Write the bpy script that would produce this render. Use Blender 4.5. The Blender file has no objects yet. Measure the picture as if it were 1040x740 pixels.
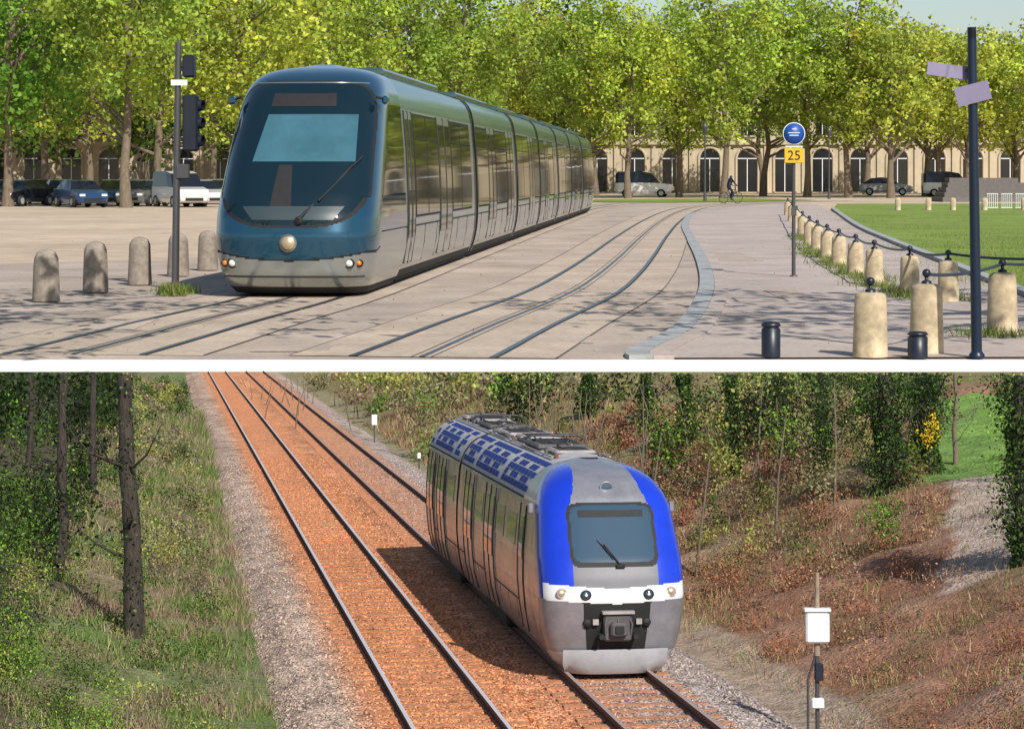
import bpy, math, numpy as np
from mathutils import Matrix, Vector
from mathutils import noise as mn
rng=np.random.default_rng(7)
scene=bpy.context.scene
F=2400.0
# ------------------------------------------------------------------ frames
HA=1.86; SA=4.75; HB=6.9; SB=0.5
CAM=Vector((0,0,HA*SA))
TH=math.atan(123/2400)
FA=Matrix.Scale(SA,4)
FB=Matrix.Translation(CAM)@Matrix.Rotation(-TH,4,'X')@Matrix.Scale(SB,4)@Matrix.Translation((0,0,-HB))
FW=Matrix.Identity(4)
def GA(u,v):
    d=HA*F/(v-175.0); return ((u-520)*d/F, d)
def TX(y): return -0.84-0.147*(y-37.5)
def LIM(y): return HB-0.0327*np.asarray(y)-0.03

# ------------------------------------------------------------------ materials
def new_mat(name):
    m=bpy.data.materials.new(name); m.use_nodes=True
    return m,m.node_tree.nodes,m.node_tree.links,m.node_tree.nodes['Principled BSDF']
def mat(name,base,rough=0.7,metal=0.0,var=0.0,scale=3.0,bump=0.0,bscale=None,attr=False,spec=0.5,coat=0.0,stretch=None,var2=0.0,scale2=0.3,bdist=0.02):
    m,N,L,P=new_mat(name)
    P.inputs['Roughness'].default_value=rough; P.inputs['Metallic'].default_value=metal
    P.inputs['Specular IOR Level'].default_value=spec
    P.inputs['Coat Weight'].default_value=coat; P.inputs['Coat Roughness'].default_value=0.05
    P.inputs['Base Color'].default_value=(*base,1)
    tc=N.new('ShaderNodeTexCoord'); vec=tc.outputs['Object']
    if stretch:
        mp=N.new('ShaderNodeMapping'); mp.inputs['Scale'].default_value=stretch
        L.new(vec,mp.inputs['Vector']); vec=mp.outputs['Vector']
    col=None
    if attr:
        a=N.new('ShaderNodeAttribute'); a.attribute_name='Col'; col=a.outputs['Color']
    def modulate(col,var,scale,det):
        n=N.new('ShaderNodeTexNoise'); n.inputs['Scale'].default_value=scale; n.inputs['Detail'].default_value=det; n.inputs['Roughness'].default_value=0.7
        L.new(vec,n.inputs['Vector'])
        r=N.new('ShaderNodeMapRange'); r.inputs['From Min'].default_value=0.3; r.inputs['From Max'].default_value=0.7
        r.inputs['To Min'].default_value=1-var; r.inputs['To Max'].default_value=1+var
        L.new(n.outputs['Fac'],r.inputs['Value'])
        v=N.new('ShaderNodeVectorMath'); v.operation='SCALE'
        if col is None: v.inputs[0].default_value=base
        else: L.new(col,v.inputs[0])
        L.new(r.outputs['Result'],v.inputs['Scale'])
        return v.outputs['Vector']
    if var>0: col=modulate(col,var,scale,8)
    if var2>0: col=modulate(col,var2,scale2,3)
    if col is not None: L.new(col,P.inputs['Base Color'])
    if bump>0:
        n=N.new('ShaderNodeTexNoise'); n.inputs['Scale'].default_value=bscale or scale; n.inputs['Detail'].default_value=6
        L.new(vec,n.inputs['Vector'])
        b=N.new('ShaderNodeBump'); b.inputs['Strength'].default_value=bump; b.inputs['Distance'].default_value=bdist
        L.new(n.outputs['Fac'],b.inputs['Height']); L.new(b.outputs['Normal'],P.inputs['Normal'])
    return m
def leafmat(name,tr=0.35,rough=0.55):
    m,N,L,P=new_mat(name)
    a=N.new('ShaderNodeAttribute'); a.attribute_name='Col'
    L.new(a.outputs['Color'],P.inputs['Base Color']); P.inputs['Roughness'].default_value=rough
    P.inputs['Specular IOR Level'].default_value=0.2
    t=N.new('ShaderNodeBsdfTranslucent'); L.new(a.outputs['Color'],t.inputs['Color'])
    mx=N.new('ShaderNodeMixShader'); mx.inputs['Fac'].default_value=tr
    L.new(P.outputs[0],mx.inputs[1]); L.new(t.outputs[0],mx.inputs[2])
    L.new(mx.outputs[0],N['Material Output'].inputs['Surface'])
    return m
def ballastmat(name):
    m,N,L,P=new_mat(name); P.inputs['Roughness'].default_value=0.95; P.inputs['Specular IOR Level'].default_value=0.1
    tc=N.new('ShaderNodeTexCoord')
    a=N.new('ShaderNodeAttribute'); a.attribute_name='Col'
    v=N.new('ShaderNodeTexVoronoi'); v.inputs['Scale'].default_value=15.0; L.new(tc.outputs['Object'],v.inputs['Vector'])
    bw=N.new('ShaderNodeSeparateColor'); L.new(v.outputs['Color'],bw.inputs['Color'])
    r=N.new('ShaderNodeMapRange'); r.inputs['To Min'].default_value=0.6; r.inputs['To Max'].default_value=1.6
    L.new(bw.outputs[0],r.inputs['Value'])
    d=N.new('ShaderNodeMapRange'); d.inputs['From Min'].default_value=0.35; d.inputs['From Max'].default_value=0.8
    d.inputs['To Min'].default_value=1.0; d.inputs['To Max'].default_value=0.45
    L.new(v.outputs['Distance'],d.inputs['Value'])
    mu=N.new('ShaderNodeMath'); mu.operation='MULTIPLY'; L.new(r.outputs[0],mu.inputs[0]); L.new(d.outputs[0],mu.inputs[1])
    n=N.new('ShaderNodeTexNoise'); n.inputs['Scale'].default_value=1.1; n.inputs['Detail'].default_value=7; L.new(tc.outputs['Object'],n.inputs['Vector'])
    r2=N.new('ShaderNodeMapRange'); r2.inputs['From Min'].default_value=0.3; r2.inputs['From Max'].default_value=0.7
    r2.inputs['To Min'].default_value=0.65; r2.inputs['To Max'].default_value=1.4; L.new(n.outputs['Fac'],r2.inputs['Value'])
    m2=N.new('ShaderNodeMath'); m2.operation='MULTIPLY'; L.new(mu.outputs[0],m2.inputs[0]); L.new(r2.outputs[0],m2.inputs[1])
    s=N.new('ShaderNodeVectorMath'); s.operation='SCALE'; L.new(a.outputs['Color'],s.inputs[0]); L.new(m2.outputs[0],s.inputs['Scale'])
    L.new(s.outputs['Vector'],P.inputs['Base Color'])
    b=N.new('ShaderNodeBump'); b.inputs['Strength'].default_value=0.7; b.inputs['Distance'].default_value=0.03; b.invert=True
    L.new(v.outputs['Distance'],b.inputs['Height']); L.new(b.outputs['Normal'],P.inputs['Normal'])
    return m

M={}
M['plaza']=mat('sandy_plaza',(0.50,0.39,0.28),0.95,var=0.22,scale=1.2,bump=0.2,bscale=25,var2=0.18,scale2=0.12)
M['asph']=mat('worn_warm_asphalt',(0.40,0.325,0.265),0.9,var=0.22,scale=14,bump=0.25,bscale=60,var2=0.28,scale2=0.35)
M['slab']=mat('tram_track_paving',(0.45,0.36,0.28),0.85,var=0.22,scale=9,bump=0.2,bscale=50,var2=0.22,scale2=0.5)
M['pave']=mat('pavement_grey',(0.42,0.35,0.31),0.9,var=0.2,scale=12,bump=0.2,bscale=50,var2=0.2,scale2=0.4)
M['kerb']=mat('kerb_stone',(0.33,0.34,0.34),0.8,var=0.25,scale=5)
M['darkkerb']=mat('joint',(0.15,0.135,0.12),0.9,var=0.2,scale=5)
M['railA']=mat('polished_tram_rail',(0.16,0.17,0.19),0.3,0.8)
M['groove']=mat('rail_groove',(0.02,0.02,0.02),0.8)
M['grass']=mat('lawn',(0.17,0.24,0.03),0.95,var=0.35,scale=6,bump=0.6,bscale=40,var2=0.25,scale2=0.4)
M['stone']=mat('bollard_limestone',(0.50,0.40,0.26),0.85,var=0.4,scale=6,bump=0.5,bscale=22,var2=0.3,scale2=2)
M['oldstone']=mat('weathered_stone',(0.26,0.22,0.18),0.9,var=0.4,scale=8,bump=0.6,bscale=25)
M['blackmetal']=mat('dark_painted_metal',(0.012,0.016,0.028),0.4,var=0.2,scale=12)
M['navy']=mat('navy_pole_paint',(0.008,0.018,0.04),0.35)
M['greypole']=mat('grey_pole',(0.09,0.09,0.095),0.45,0.4)
M['signback']=mat('sign_back',(0.26,0.23,0.35),0.5,0.2,var=0.1,scale=4)
M['signblue']=mat('sign_blue',(0.01,0.07,0.33),0.4)
M['white']=mat('white_paint',(0.8,0.8,0.8),0.5,var=0.06,scale=4)
M['yellow']=mat('sign_yellow',(0.75,0.42,0.01),0.5)
M['wallwhite']=mat('white_divider',(0.93,0.93,0.92),0.8,var=0.015,scale=2)
M['bark']=mat('bark',(0.17,0.13,0.09),0.95,var=0.4,scale=3,bump=0.8,bscale=8,stretch=(4,4,1))
M['barkdark']=mat('bark_dark',(0.045,0.035,0.028),0.95,var=0.8,scale=4,bump=0.9,bscale=8,stretch=(3,3,0.8))
M['leafA']=leafmat('plane_tree_leaves',0.4)
M['leafB']=leafmat('woodland_leaves',0.25)
M['straw']=leafmat('grass_blades',0.15,0.8)
M['facade']=mat('limestone_facade',(0.50,0.42,0.30),0.9,var=0.15,scale=0.8,bump=0.1,bscale=4)
M['slate']=mat('slate_roof',(0.08,0.085,0.10),0.6,var=0.2,scale=2)
M['winglass']=mat('window_glass',(0.012,0.015,0.02),0.12,0.0,spec=0.6)
# tram
M['tteal']=mat('tram_teal_paint',(0.018,0.085,0.145),0.22,0.5,var=0.05,scale=1.5,coat=0.7)
M['tsilver']=mat('tram_silver_paint',(0.36,0.40,0.40),0.26,0.65,var=0.12,scale=1.2,coat=0.35)
M['tgreen']=mat('tram_roof_tint',(0.10,0.18,0.18),0.25,0.65,var=0.1,scale=0.7,coat=0.4)
M['tglass']=mat('tram_windscreen',(0.004,0.016,0.024),0.03,0.0,spec=0.6,coat=0.3)
M['tglass2']=mat('tram_side_glass',(0.06,0.065,0.04),0.04,0.4,spec=0.9)
M['tdark']=mat('tram_bellows',(0.012,0.012,0.014),0.8,var=0.3,scale=6)
M['lens']=mat('lamp_lens',(0.75,0.75,0.7),0.1,spec=0.8)
M['amber']=mat('amber_lens',(0.8,0.22,0.02),0.2)
M['red']=mat('red_lens',(0.6,0.02,0.01),0.2)
M['brass']=mat('emblem',(0.55,0.45,0.30),0.35,0.5)
M['reflblue']=mat('tram_screen_reflection',(0.045,0.13,0.17),0.12,var=.25,scale=1.2,coat=.4)  # blue sky reflection put into a paint colour
M['dash']=mat('tram_dashboard',(0.03,0.05,0.06),0.4)
# train
M['blue']=mat('train_blue_paint',(0.010,0.045,0.56),0.25,0.1,var=0.12,scale=2,coat=0.5)
M['silver']=mat('train_silver_paint',(0.28,0.28,0.31),0.35,0.4,var=0.15,scale=1.2,coat=0.2,var2=0.12,scale2=3.5)
M['fgrey']=mat('train_front_grey',(0.13,0.135,0.15),0.5,0.0,var=0.15,scale=2)
M['silver2']=mat('train_side_silver',(0.52,0.49,0.49),0.25,0.65,var=0.4,scale=1.3,bump=0.25,bscale=2.2,coat=0.2,stretch=(1,1,0.6),bdist=0.07)
M['lightgrey']=mat('train_light_grey',(0.45,0.47,0.50),0.4,0.1,var=0.12,scale=3,coat=0.2)
M['bwhite']=mat('train_white',(0.70,0.71,0.73),0.3,coat=0.4)
M['bglass']=mat('train_windscreen',(0.03,0.07,0.11),0.05,spec=0.9,coat=0.5)
M['black']=mat('black_underframe',(0.012,0.012,0.013),0.7,var=0.3,scale=5)
M['equip']=mat('roof_equipment',(0.33,0.30,0.29),0.6,0.1,var=0.35,scale=4)
M['equipd']=mat('roof_equipment_dark',(0.09,0.085,0.085),0.6,0.1,var=0.35,scale=4)
M['ventblue']=mat('roof_vent_blue',(0.018,0.04,0.20),0.7,0.0,var=.3,scale=5,spec=.2)
M['roofgrey']=mat('roof_grey',(0.42,0.41,0.42),0.6,0.1,var=.2,scale=3)
M['rust']=mat('rusty_rail_side',(0.15,0.07,0.045),0.8,var=0.3,scale=6)
M['railtop']=mat('rail_head',(0.66,0.62,0.64),0.4,0.2)
M['railtop2']=mat('rail_head_worn',(0.45,0.33,0.30),0.4,0.3)
M['sleeper']=mat('rusty_sleeper',(0.44,0.20,0.10),0.9,var=0.4,scale=8,bump=0.4,bscale=20)
M['ballast']=ballastmat('ballast')
M['terrain']=mat('bank_soil',(0.2,0.15,0.1),0.98,attr=True,var=0.45,scale=5,bump=0.8,bscale=14,var2=0.25,scale2=1.3,bdist=0.06)
M['wood']=mat('post_wood',(0.28,0.22,0.16),0.9,var=0.3,scale=8)
def paint(n,c): 
    M[n]=mat(n,c,0.3,0.2,coat=0.6)
paint('car_black',(0.012,0.013,0.018)); paint('car_blue',(0.02,0.06,0.16)); paint('car_grey',(0.15,0.16,0.17)); paint('car_white',(0.7,0.7,0.7)); paint('car_silver',(0.38,0.39,0.4))

# ------------------------------------------------------------------ mesh builder
class MB:
    def __init__(s): s.v=[];s.f=[];s.m=[];s.sm=[];s.mats=[]
    def mi(s,k):
        if k not in s.mats: s.mats.append(k)
        return s.mats.index(k)
    def add(s,vs,fs,k,sm=False):
        o=len(s.v); s.v+= [tuple(map(float,p)) for p in vs]
        if isinstance(k,str): ks=[k]*len(fs)
        else: ks=k
        for f,kk in zip(fs,ks):
            s.f.append(tuple(o+i for i in f)); s.m.append(s.mi(kk)); s.sm.append(sm)
    def box(s,c,d,k,rz=0,bev=0.0,rx=0,ry=0):
        x,y,z=[a/2 for a in d]
        R=Matrix.Rotation(rz,3,'Z')@Matrix.Rotation(ry,3,'Y')@Matrix.Rotation(rx,3,'X')
        if bev<=0:
            P=[(sx*x,sy*y,sz*z) for sz in(-1,1) for sy in(-1,1) for sx in(-1,1)]
            Fs=[(0,2,3,1),(4,5,7,6),(0,1,5,4),(2,6,7,3),(0,4,6,2),(1,3,7,5)]
        else:
            b=min(bev,x*.9,y*.9,z*.9); P=[]
            def ring(xx,yy,zz,bb): return [(-xx+bb,-yy,zz),(xx-bb,-yy,zz),(xx,-yy+bb,zz),(xx,yy-bb,zz),(xx-bb,yy,zz),(-xx+bb,yy,zz),(-xx,yy-bb,zz),(-xx,-yy+bb,zz)]
            P=ring(x-b,y-b,-z,b*.4)+ring(x,y,-z+b,b)+ring(x,y,z-b,b)+ring(x-b,y-b,z,b*.4)
            Fs=[tuple(range(7,-1,-1)),tuple(range(24,32))]
            for r in range(3):
                for i in range(8):
                    j=(i+1)%8; Fs.append((r*8+i,r*8+j,r*8+8+j,r*8+8+i))
        s.add([tuple(R@Vector(p)+Vector(c)) for p in P],Fs,k)
    def tube(s,pts,rad,k,n=8,cap=True):
        pts=[Vector(p) for p in pts]; 
        if not hasattr(rad,'__len__'): rad=[rad]*len(pts)
        V=[];Fs=[]
        for i,p in enumerate(pts):
            t=(pts[min(i+1,len(pts)-1)]-pts[max(i-1,0)]).normalized()
            a=t.cross(Vector((0,1,0))) if abs(t.y)<0.9 else t.cross(Vector((1,0,0)))
            a.normalize(); b=t.cross(a)
            for j in range(n):
                an=2*math.pi*j/n; V.append(p+(a*math.cos(an)+b*math.sin(an))*rad[i])
        for i in range(len(pts)-1):
            for j in range(n):
                jj=(j+1)%n; Fs.append((i*n+j,i*n+jj,(i+1)*n+jj,(i+1)*n+j))
        s.add(V,Fs,k,True)
        if cap:
            s.add(V[:n],[tuple(range(n))],k); s.add(V[-n:],[tuple(range(n-1,-1,-1))],k)
    def lathe(s,prof,c,k,n=20,axis='z'):
        V=[];Fs=[]
        for r,z in prof:
            for j in range(n):
                a=2*math.pi*j/n
                p=(r*math.cos(a),r*math.sin(a),z) if axis=='z' else ((r*math.cos(a),z,r*math.sin(a)) if axis=='y' else (z,r*math.cos(a),r*math.sin(a)))
                V.append((p[0]+c[0],p[1]+c[1],p[2]+c[2]))
        for i in range(len(prof)-1):
            for j in range(n):
                jj=(j+1)%n; Fs.append((i*n+j,i*n+jj,(i+1)*n+jj,(i+1)*n+j))
        s.add(V,Fs,k,True)
    def sphere(s,c,r,k,n=12,sq=1.0):
        s.lathe([(max(1e-4,r*math.sin(math.pi*i/8)),-r*sq*math.cos(math.pi*i/8)) for i in range(9)],c,k,n)
    def mesh(s,name):
        me=bpy.data.meshes.new(name); me.from_pydata(s.v,[],s.f)
        for k in s.mats: me.materials.append(M[k])
        me.polygons.foreach_set('material_index',s.m); me.polygons.foreach_set('use_smooth',s.sm)
        me.update(); return me
def put(name,me,frame,loc=(0,0,0),rz=0,parent=None,sc=(1,1,1)):
    if isinstance(me,MB): me=me.mesh(name)
    o=bpy.data.objects.new(name,me); scene.collection.objects.link(o)
    L=Matrix.Translation(loc)@Matrix.Rotation(rz,4,'Z')@Matrix.Diagonal((*sc,1))
    if parent: o.parent=parent; o.matrix_local=L
    else: o.matrix_world=frame@L
    return o

# leaf masses ------------------------------------------------------
def rand_unit(n):
    v=rng.normal(size=(n,3)); return v/np.linalg.norm(v,axis=1)[:,None]
def leafmesh(name,C,S,COL,matk,clip=None,blade=False):
    n=len(C)
    if blade:
        a=np.zeros((n,3)); ang=rng.uniform(0,math.pi,n); a[:,0]=np.cos(ang); a[:,1]=np.sin(ang)
        lean=rng.normal(0,0.4,(n,3)); lean[:,2]=1; 
        V=np.stack([C-a*(S*0.06)[:,None],C+a*(S*0.06)[:,None],C+lean*S[:,None]],1); k=3
    else:
        a=rand_unit(n); b=np.cross(a,rand_unit(n)); b/=np.linalg.norm(b,axis=1)[:,None]
        s=S[:,None]
        V=np.stack([C-a*s,C-b*s*0.62,C+a*s,C+b*s*0.62],1); k=4
    if clip is not None:
        ok=(V[:,:,2]<=clip(V[:,:,1])).all(1); V=V[ok]; COL=COL[ok]; n=len(V)
    me=bpy.data.meshes.new(name)
    me.vertices.add(n*k); me.vertices.foreach_set('co',V.reshape(-1).astype(np.float32))
    me.loops.add(n*k); me.loops.foreach_set('vertex_index',np.arange(n*k,dtype=np.int32))
    me.polygons.add(n); me.polygons.foreach_set('loop_start',np.arange(0,n*k,k,dtype=np.int32))
    at=me.attributes.new('Col','FLOAT_COLOR','FACE')
    c4=np.ones((n,4),np.float32); c4[:,:3]=np.clip(COL,0.002,1); at.data.foreach_set('color',c4.reshape(-1))
    me.materials.append(M[matk]); me.update(calc_edges=True); return me
def clump(c,r,nsub,nl,sub,size,col,cv=0.35,shell=0.55,hv=.10):
    c=np.array(c);r=np.array(r)
    d=rand_unit(nsub)*(rng.uniform(shell,1,nsub)**0.7)[:,None]
    sc=c+d*r
    cc=np.repeat(sc,nl,0)+rng.normal(0,1,(nsub*nl,3))*sub
    br=np.repeat(rng.uniform(1-cv,1+cv,nsub),nl)*rng.uniform(0.75,1.25,nsub*nl)
    col=np.array(col)[None,:]*br[:,None]
    hue=np.repeat(rng.normal(0,hv,nsub),nl); col=col*np.stack([1+hue,np.ones_like(hue),1-hue],1)
    return cc,rng.uniform(0.6,1.3,nsub*nl)*size,col

def catmull(pts,n=12):
    P=[np.array(p,float) for p in pts]; P=[2*P[0]-P[1]]+P+[2*P[-1]-P[-2]]; out=[]
    for i in range(1,len(P)-2):
        for t in np.linspace(0,1,n,endpoint=False):
            a,b,c,d=P[i-1],P[i],P[i+1],P[i+2]
            out.append(0.5*((2*b)+(-a+c)*t+(2*a-5*b+4*c-d)*t*t+(-a+3*b-3*c+d)*t**3))
    out.append(P[-2]); return np.array(out)
def ribbon(mb,path,o0,o1,z0,k,h=0.0):
    path=np.asarray(path); t=np.gradient(path,axis=0); t/=np.linalg.norm(t,axis=1)[:,None]
    nrm=np.stack([t[:,1],-t[:,0]],1)
    A=path+nrm*o0; B=path+nrm*o1; n=len(path)
    if h<=0:
        V=[(*a,z0) for a in A]+[(*b,z0) for b in B]
        mb.add(V,[(i,n+i,n+i+1,i+1) for i in range(n-1)],k)
    else:
        V=[(*a,z0) for a in A]+[(*a,z0+h) for a in A]+[(*b,z0+h) for b in B]+[(*b,z0) for b in B]
        fs=[]
        for i in range(n-1):
            for q in range(3): fs.append((q*n+i,(q+1)*n+i,(q+1)*n+i+1,q*n+i+1))
        fs+=[(0,n,2*n,3*n),(n-1,4*n-1,3*n-1,2*n-1)]
        mb.add(V,fs,k)
def sheet(name,poly,z,k,frame=FA):
    mb=MB(); mb.add([(x,y,z) for x,y in poly],[tuple(range(len(poly)))],k); return put(name,mb,frame)

# ================================================================== PART A : the tram square
Y0=110.95/SA
sheet('ground',[(-140,Y0),(140,Y0),(140,600),(-140,600)],0,'plaza')
road=[(-40,Y0+.01),(40,Y0+.01),(40,60),GA(1040,262),GA(850,222),GA(800,212),GA(800,206),GA(640,207),GA(600,212),GA(380,258),GA(200,262),GA(0,268),(-40,49)]
sheet('asphalt_road',road,0.004,'asph')
track2=catmull([(-1.35,21.6),GA(422,366),GA(503,330),GA(575,300),GA(607,280),GA(631,260),GA(652,240),GA(671,225),GA(690,215),GA(712,210),GA(760,206.5),GA(850,204)])
track2=track2[track2[:,1]>Y0+.02]
c1=[(-5.9,12),(-4.55,Y0),(-3.9,29.5),(-3.2,35.7)]+[(-5.97+.0777*y,y) for y in (50,70,90,111)]+[(4.6,128),(9,150),(22,185)]
track1=catmull(c1); track1=track1[track1[:,1]>Y0+.02]
mb=MB(); ribbon(mb,track1,-1.35,1.35,0.008,'slab'); ribbon(mb,track2,-1.35,1.35,0.012,'slab')
put('tram_track_paving',mb,FA)
for tr in (track1,track2):
    mb=MB()
    for o in (-.7175,.7175):
        ribbon(mb,tr,o-.035,o+.03,0.017,'railA'); ribbon(mb,tr,o+.03,o+.06,0.017,'groove')
    ribbon(mb,tr,-.11,-.09,0.017,'darkkerb');ribbon(mb,tr,.09,.11,0.017,'darkkerb'); ribbon(mb,tr,-.03,.03,0.018,'railA')
    for o in (-1.37,1.35): ribbon(mb,tr,o,o+.02,0.017,'darkkerb')
    put('tram_rails',mb,FA)
mb=MB()
for u,v,w_,l_ in ((560,345,.9,1.3),(775,330,1.1,.6),(300,352,.8,1.6),(120,330,.7,2.0),(740,262,1.0,5),(800,300,.5,2.2)):
    x,y=GA(u,v); mb.box((x,y,.0135 if u<600 else .0255),(w_,l_,.003),'asph')
put('tarmac_patches',mb,FA)
kerb=catmull([(2.2,22.9),GA(648,364),GA(690,338),GA(711,312),GA(718,288),GA(712,264),GA(702,244),GA(696,228),GA(706,217),GA(740,211),GA(800,208)])
kerb=kerb[kerb[:,1]>Y0+.02]
mb=MB(); ribbon(mb,kerb,-.12,.12,0.0,'kerb',0.05); ribbon(mb,kerb,.125,.34,0.0,'pave',0.045); put('kerb',mb,FA)
mb=MB()
for i in range(2,len(kerb)-1,3):
    t=kerb[min(i+1,len(kerb)-1)]-kerb[i-1]; a=math.atan2(t[1],t[0]); mb.box((kerb[i][0],kerb[i][1],.051),(.02,.25,.004),'darkkerb',rz=a)
put('kerb_joints',mb,FA)
P=[tuple(p) for p in kerb+np.array([.34,0])]
rb=[GA(1180,364),GA(1180,330),GA(1040,304),GA(960,270),GA(900,245),GA(850,218)]
sheet('pavement',P+[GA(830,208)]+rb[::-1],0.021,'pave')
sheet('lawn',[GA(846,213),GA(870,230),GA(905,246),GA(960,268),GA(1040,300),GA(1180,345),GA(1500,300),GA(1300,206.5),GA(850,207.5)],0.030,'grass')
sheet('lawn',[GA(604,203),GA(600,205.5),GA(680,206),GA(770,205),GA(830,203.5),GA(760,202)],0.034,'grass')
mb=MB(); ed=catmull([GA(846,213),GA(870,230),GA(905,246),GA(960,268),GA(1040,300),GA(1180,345)]); ribbon(mb,ed,-.1,.1,0.0,'kerb',0.10); put('lawn_kerb',mb,FA)
mb=MB(); x,y=GA(772,306)
for b in(-.5,.5): mb.box((x,y+b,.024),(.72,.06,.004),'darkkerb')
for a in(-.36,.36): mb.box((x+a,y,.024),(.03,.93,.004),'darkkerb')
put('manhole_cover',mb,FA)
mb=MB(); mb.box((0,110.725,-2.0),(460,.45,4.08),'wallwhite'); put('white_divider_wall',mb,FW)  # added wall standing for the white strip that divides the two views

# ---------------- tram
def smooth_prof(keys,n,k=9):
    a=np.array(keys,float); z=np.linspace(a[0,0],a[-1,0],n)
    ker=np.ones(k)/k; out=[]
    for j in range(1,a.shape[1]):
        out.append(np.convolve(np.pad(np.interp(z,a[:,0],a[:,j]),k//2,mode='edge'),ker,'valid'))
    return z,out
def nose(mb,keys,nz,nt,S1,ex,matfn,k=7):
    z,(s0,w,D)=smooth_prof(keys,nz,k)
    V=[];ncol=nt+2
    for i in range(nz):
        V.append((w[i],S1,z[i]))
        for j in range(nt):
            th=math.pi*j/(nt-1); c,s=math.cos(th),math.sin(th)
            V.append((w[i]*math.copysign(abs(c)**ex,c),s0[i]+D[i]*(1-abs(s)**ex),z[i]))
        V.append((-w[i],S1,z[i]))
    Fs=[];K=[]
    for i in range(nz-1):
        for j in range(ncol-1):
            f=(i*ncol+j,i*ncol+j+1,(i+1)*ncol+j+1,(i+1)*ncol+j)
            Fs.append(f); c=np.mean([V[q] for q in f],0); K.append(matfn(c[0],c[1],c[2]))
    mb.add(V,Fs,K,True); return z,s0,w,D
tkeys=[(0.04,.60,1.00,1.0),(.16,.30,1.08,1.0),(.35,.14,1.15,1.0),(.6,.05,1.20,1.1),(.9,0,1.225,1.15),(1.2,.08,1.225,1.2),(1.5,.26,1.22,1.25),(2.2,.82,1.19,1.3),(2.9,1.45,1.13,1.35),(3.15,1.72,1.08,1.4),(3.34,2.05,.98,1.4),(3.46,2.5,.80,1.3),(3.54,3.1,.45,1.2),(3.57,3.7,.02,1.0)]
def tk_s(z): return float(np.interp(z,[k[0] for k in tkeys],[k[1] for k in tkeys]))
def tmat(t,s,z):
    front=s<tk_s(z)+1.08
    e=abs(t/(1.14-.045*(z-1.3)))**6+abs((z-2.13)/1.12)**5
    if z<1.45: e=abs(t/1.13)**3+abs((z-2.13)/1.10)**4
    if front and e<.90: return 'tglass'
    if front and e<1.05: return 'tdark'
    if not front and s>1.0+.38*(z-1.0) and s<3.55 and 1.05<z<2.95 and abs(t)>1: return 'tglass'
    zb=.56+.12*min(1,abs(t)/1.1)**2 + (.28*min(1,max(0,s-.8)/1.5))
    if z<.15: return 'tdark'
    if z<zb-.03: return 'tsilver'
    if z<zb: return 'tdark'
    if s>3.0 and z<2.9: return 'tsilver' if z<1.0 else 'tteal'
    return 'tteal'
tram=bpy.data.objects.new('tram',None); scene.collection.objects.link(tram)
tpos=(-5.97+.0777*34.6,34.6,0.02); trz=-math.atan(.0777)
tram.matrix_world=FA@Matrix.Translation(tpos)@Matrix.Rotation(trz,4,'Z')
mb=MB(); zz,ss,ww,DD=nose(mb,tkeys,170,140,4.2,0.62,tmat)
put('cab_shell',mb,None,parent=tram)
prof=list(zip(ww,zz))
def extr(mb,prof,s0,s1,matfn,cap='tdark'):
    full=[(w,z) for w,z in prof]+[(-w,z) for w,z in prof[::-1]]; n=len(full)
    V=[(x,s0,z) for x,z in full]+[(x,s1,z) for x,z in full]
    K=[matfn(abs((full[i][0]+full[i+1][0])/2),(full[i][1]+full[i+1][1])/2) for i in range(n-1)]
    mb.add(V,[(i,i+1,n+i+1,n+i) for i in range(n-1)],K,True)
    mb.add(V[:n],[tuple(range(n))],cap); mb.add(V[n:],[tuple(range(n))],cap)
prof2=prof[4::6]+[prof[-1]]
def bodymat(x,z):
    if z<.30: return 'tdark'
    if z<2.86: return 'tsilver'
    if z<2.93: return 'tdark'
    return 'tgreen'
def wat(z): return float(np.interp(z,zz,ww))
def panel(mb,side,s0,s1,z0,z1,off,k,n=5,thick=.02):
    zs=np.linspace(z0,z1,n)
    for a in range(n-1):
        V=[]
        for o in (off,off-thick):
            for (s,z) in ((s0,zs[a]),(s1,zs[a]),(s1,zs[a+1]),(s0,zs[a+1])):
                V.append((side*(wat(z)+o),s,z))
        mb.add(V,[(0,1,2,3),(0,4,5,1),(1,5,6,2),(2,6,7,3),(3,7,4,0)],k)
ys=[35.6,51.3,63,72.3,82,90.6,100,110.7]; off=34.6
mods=[(4.2,ys[1]-off)]+[(ys[i]-off,ys[i+1]-off) for i in range(1,7)]
mb=MB(); wb=MB()
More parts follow.
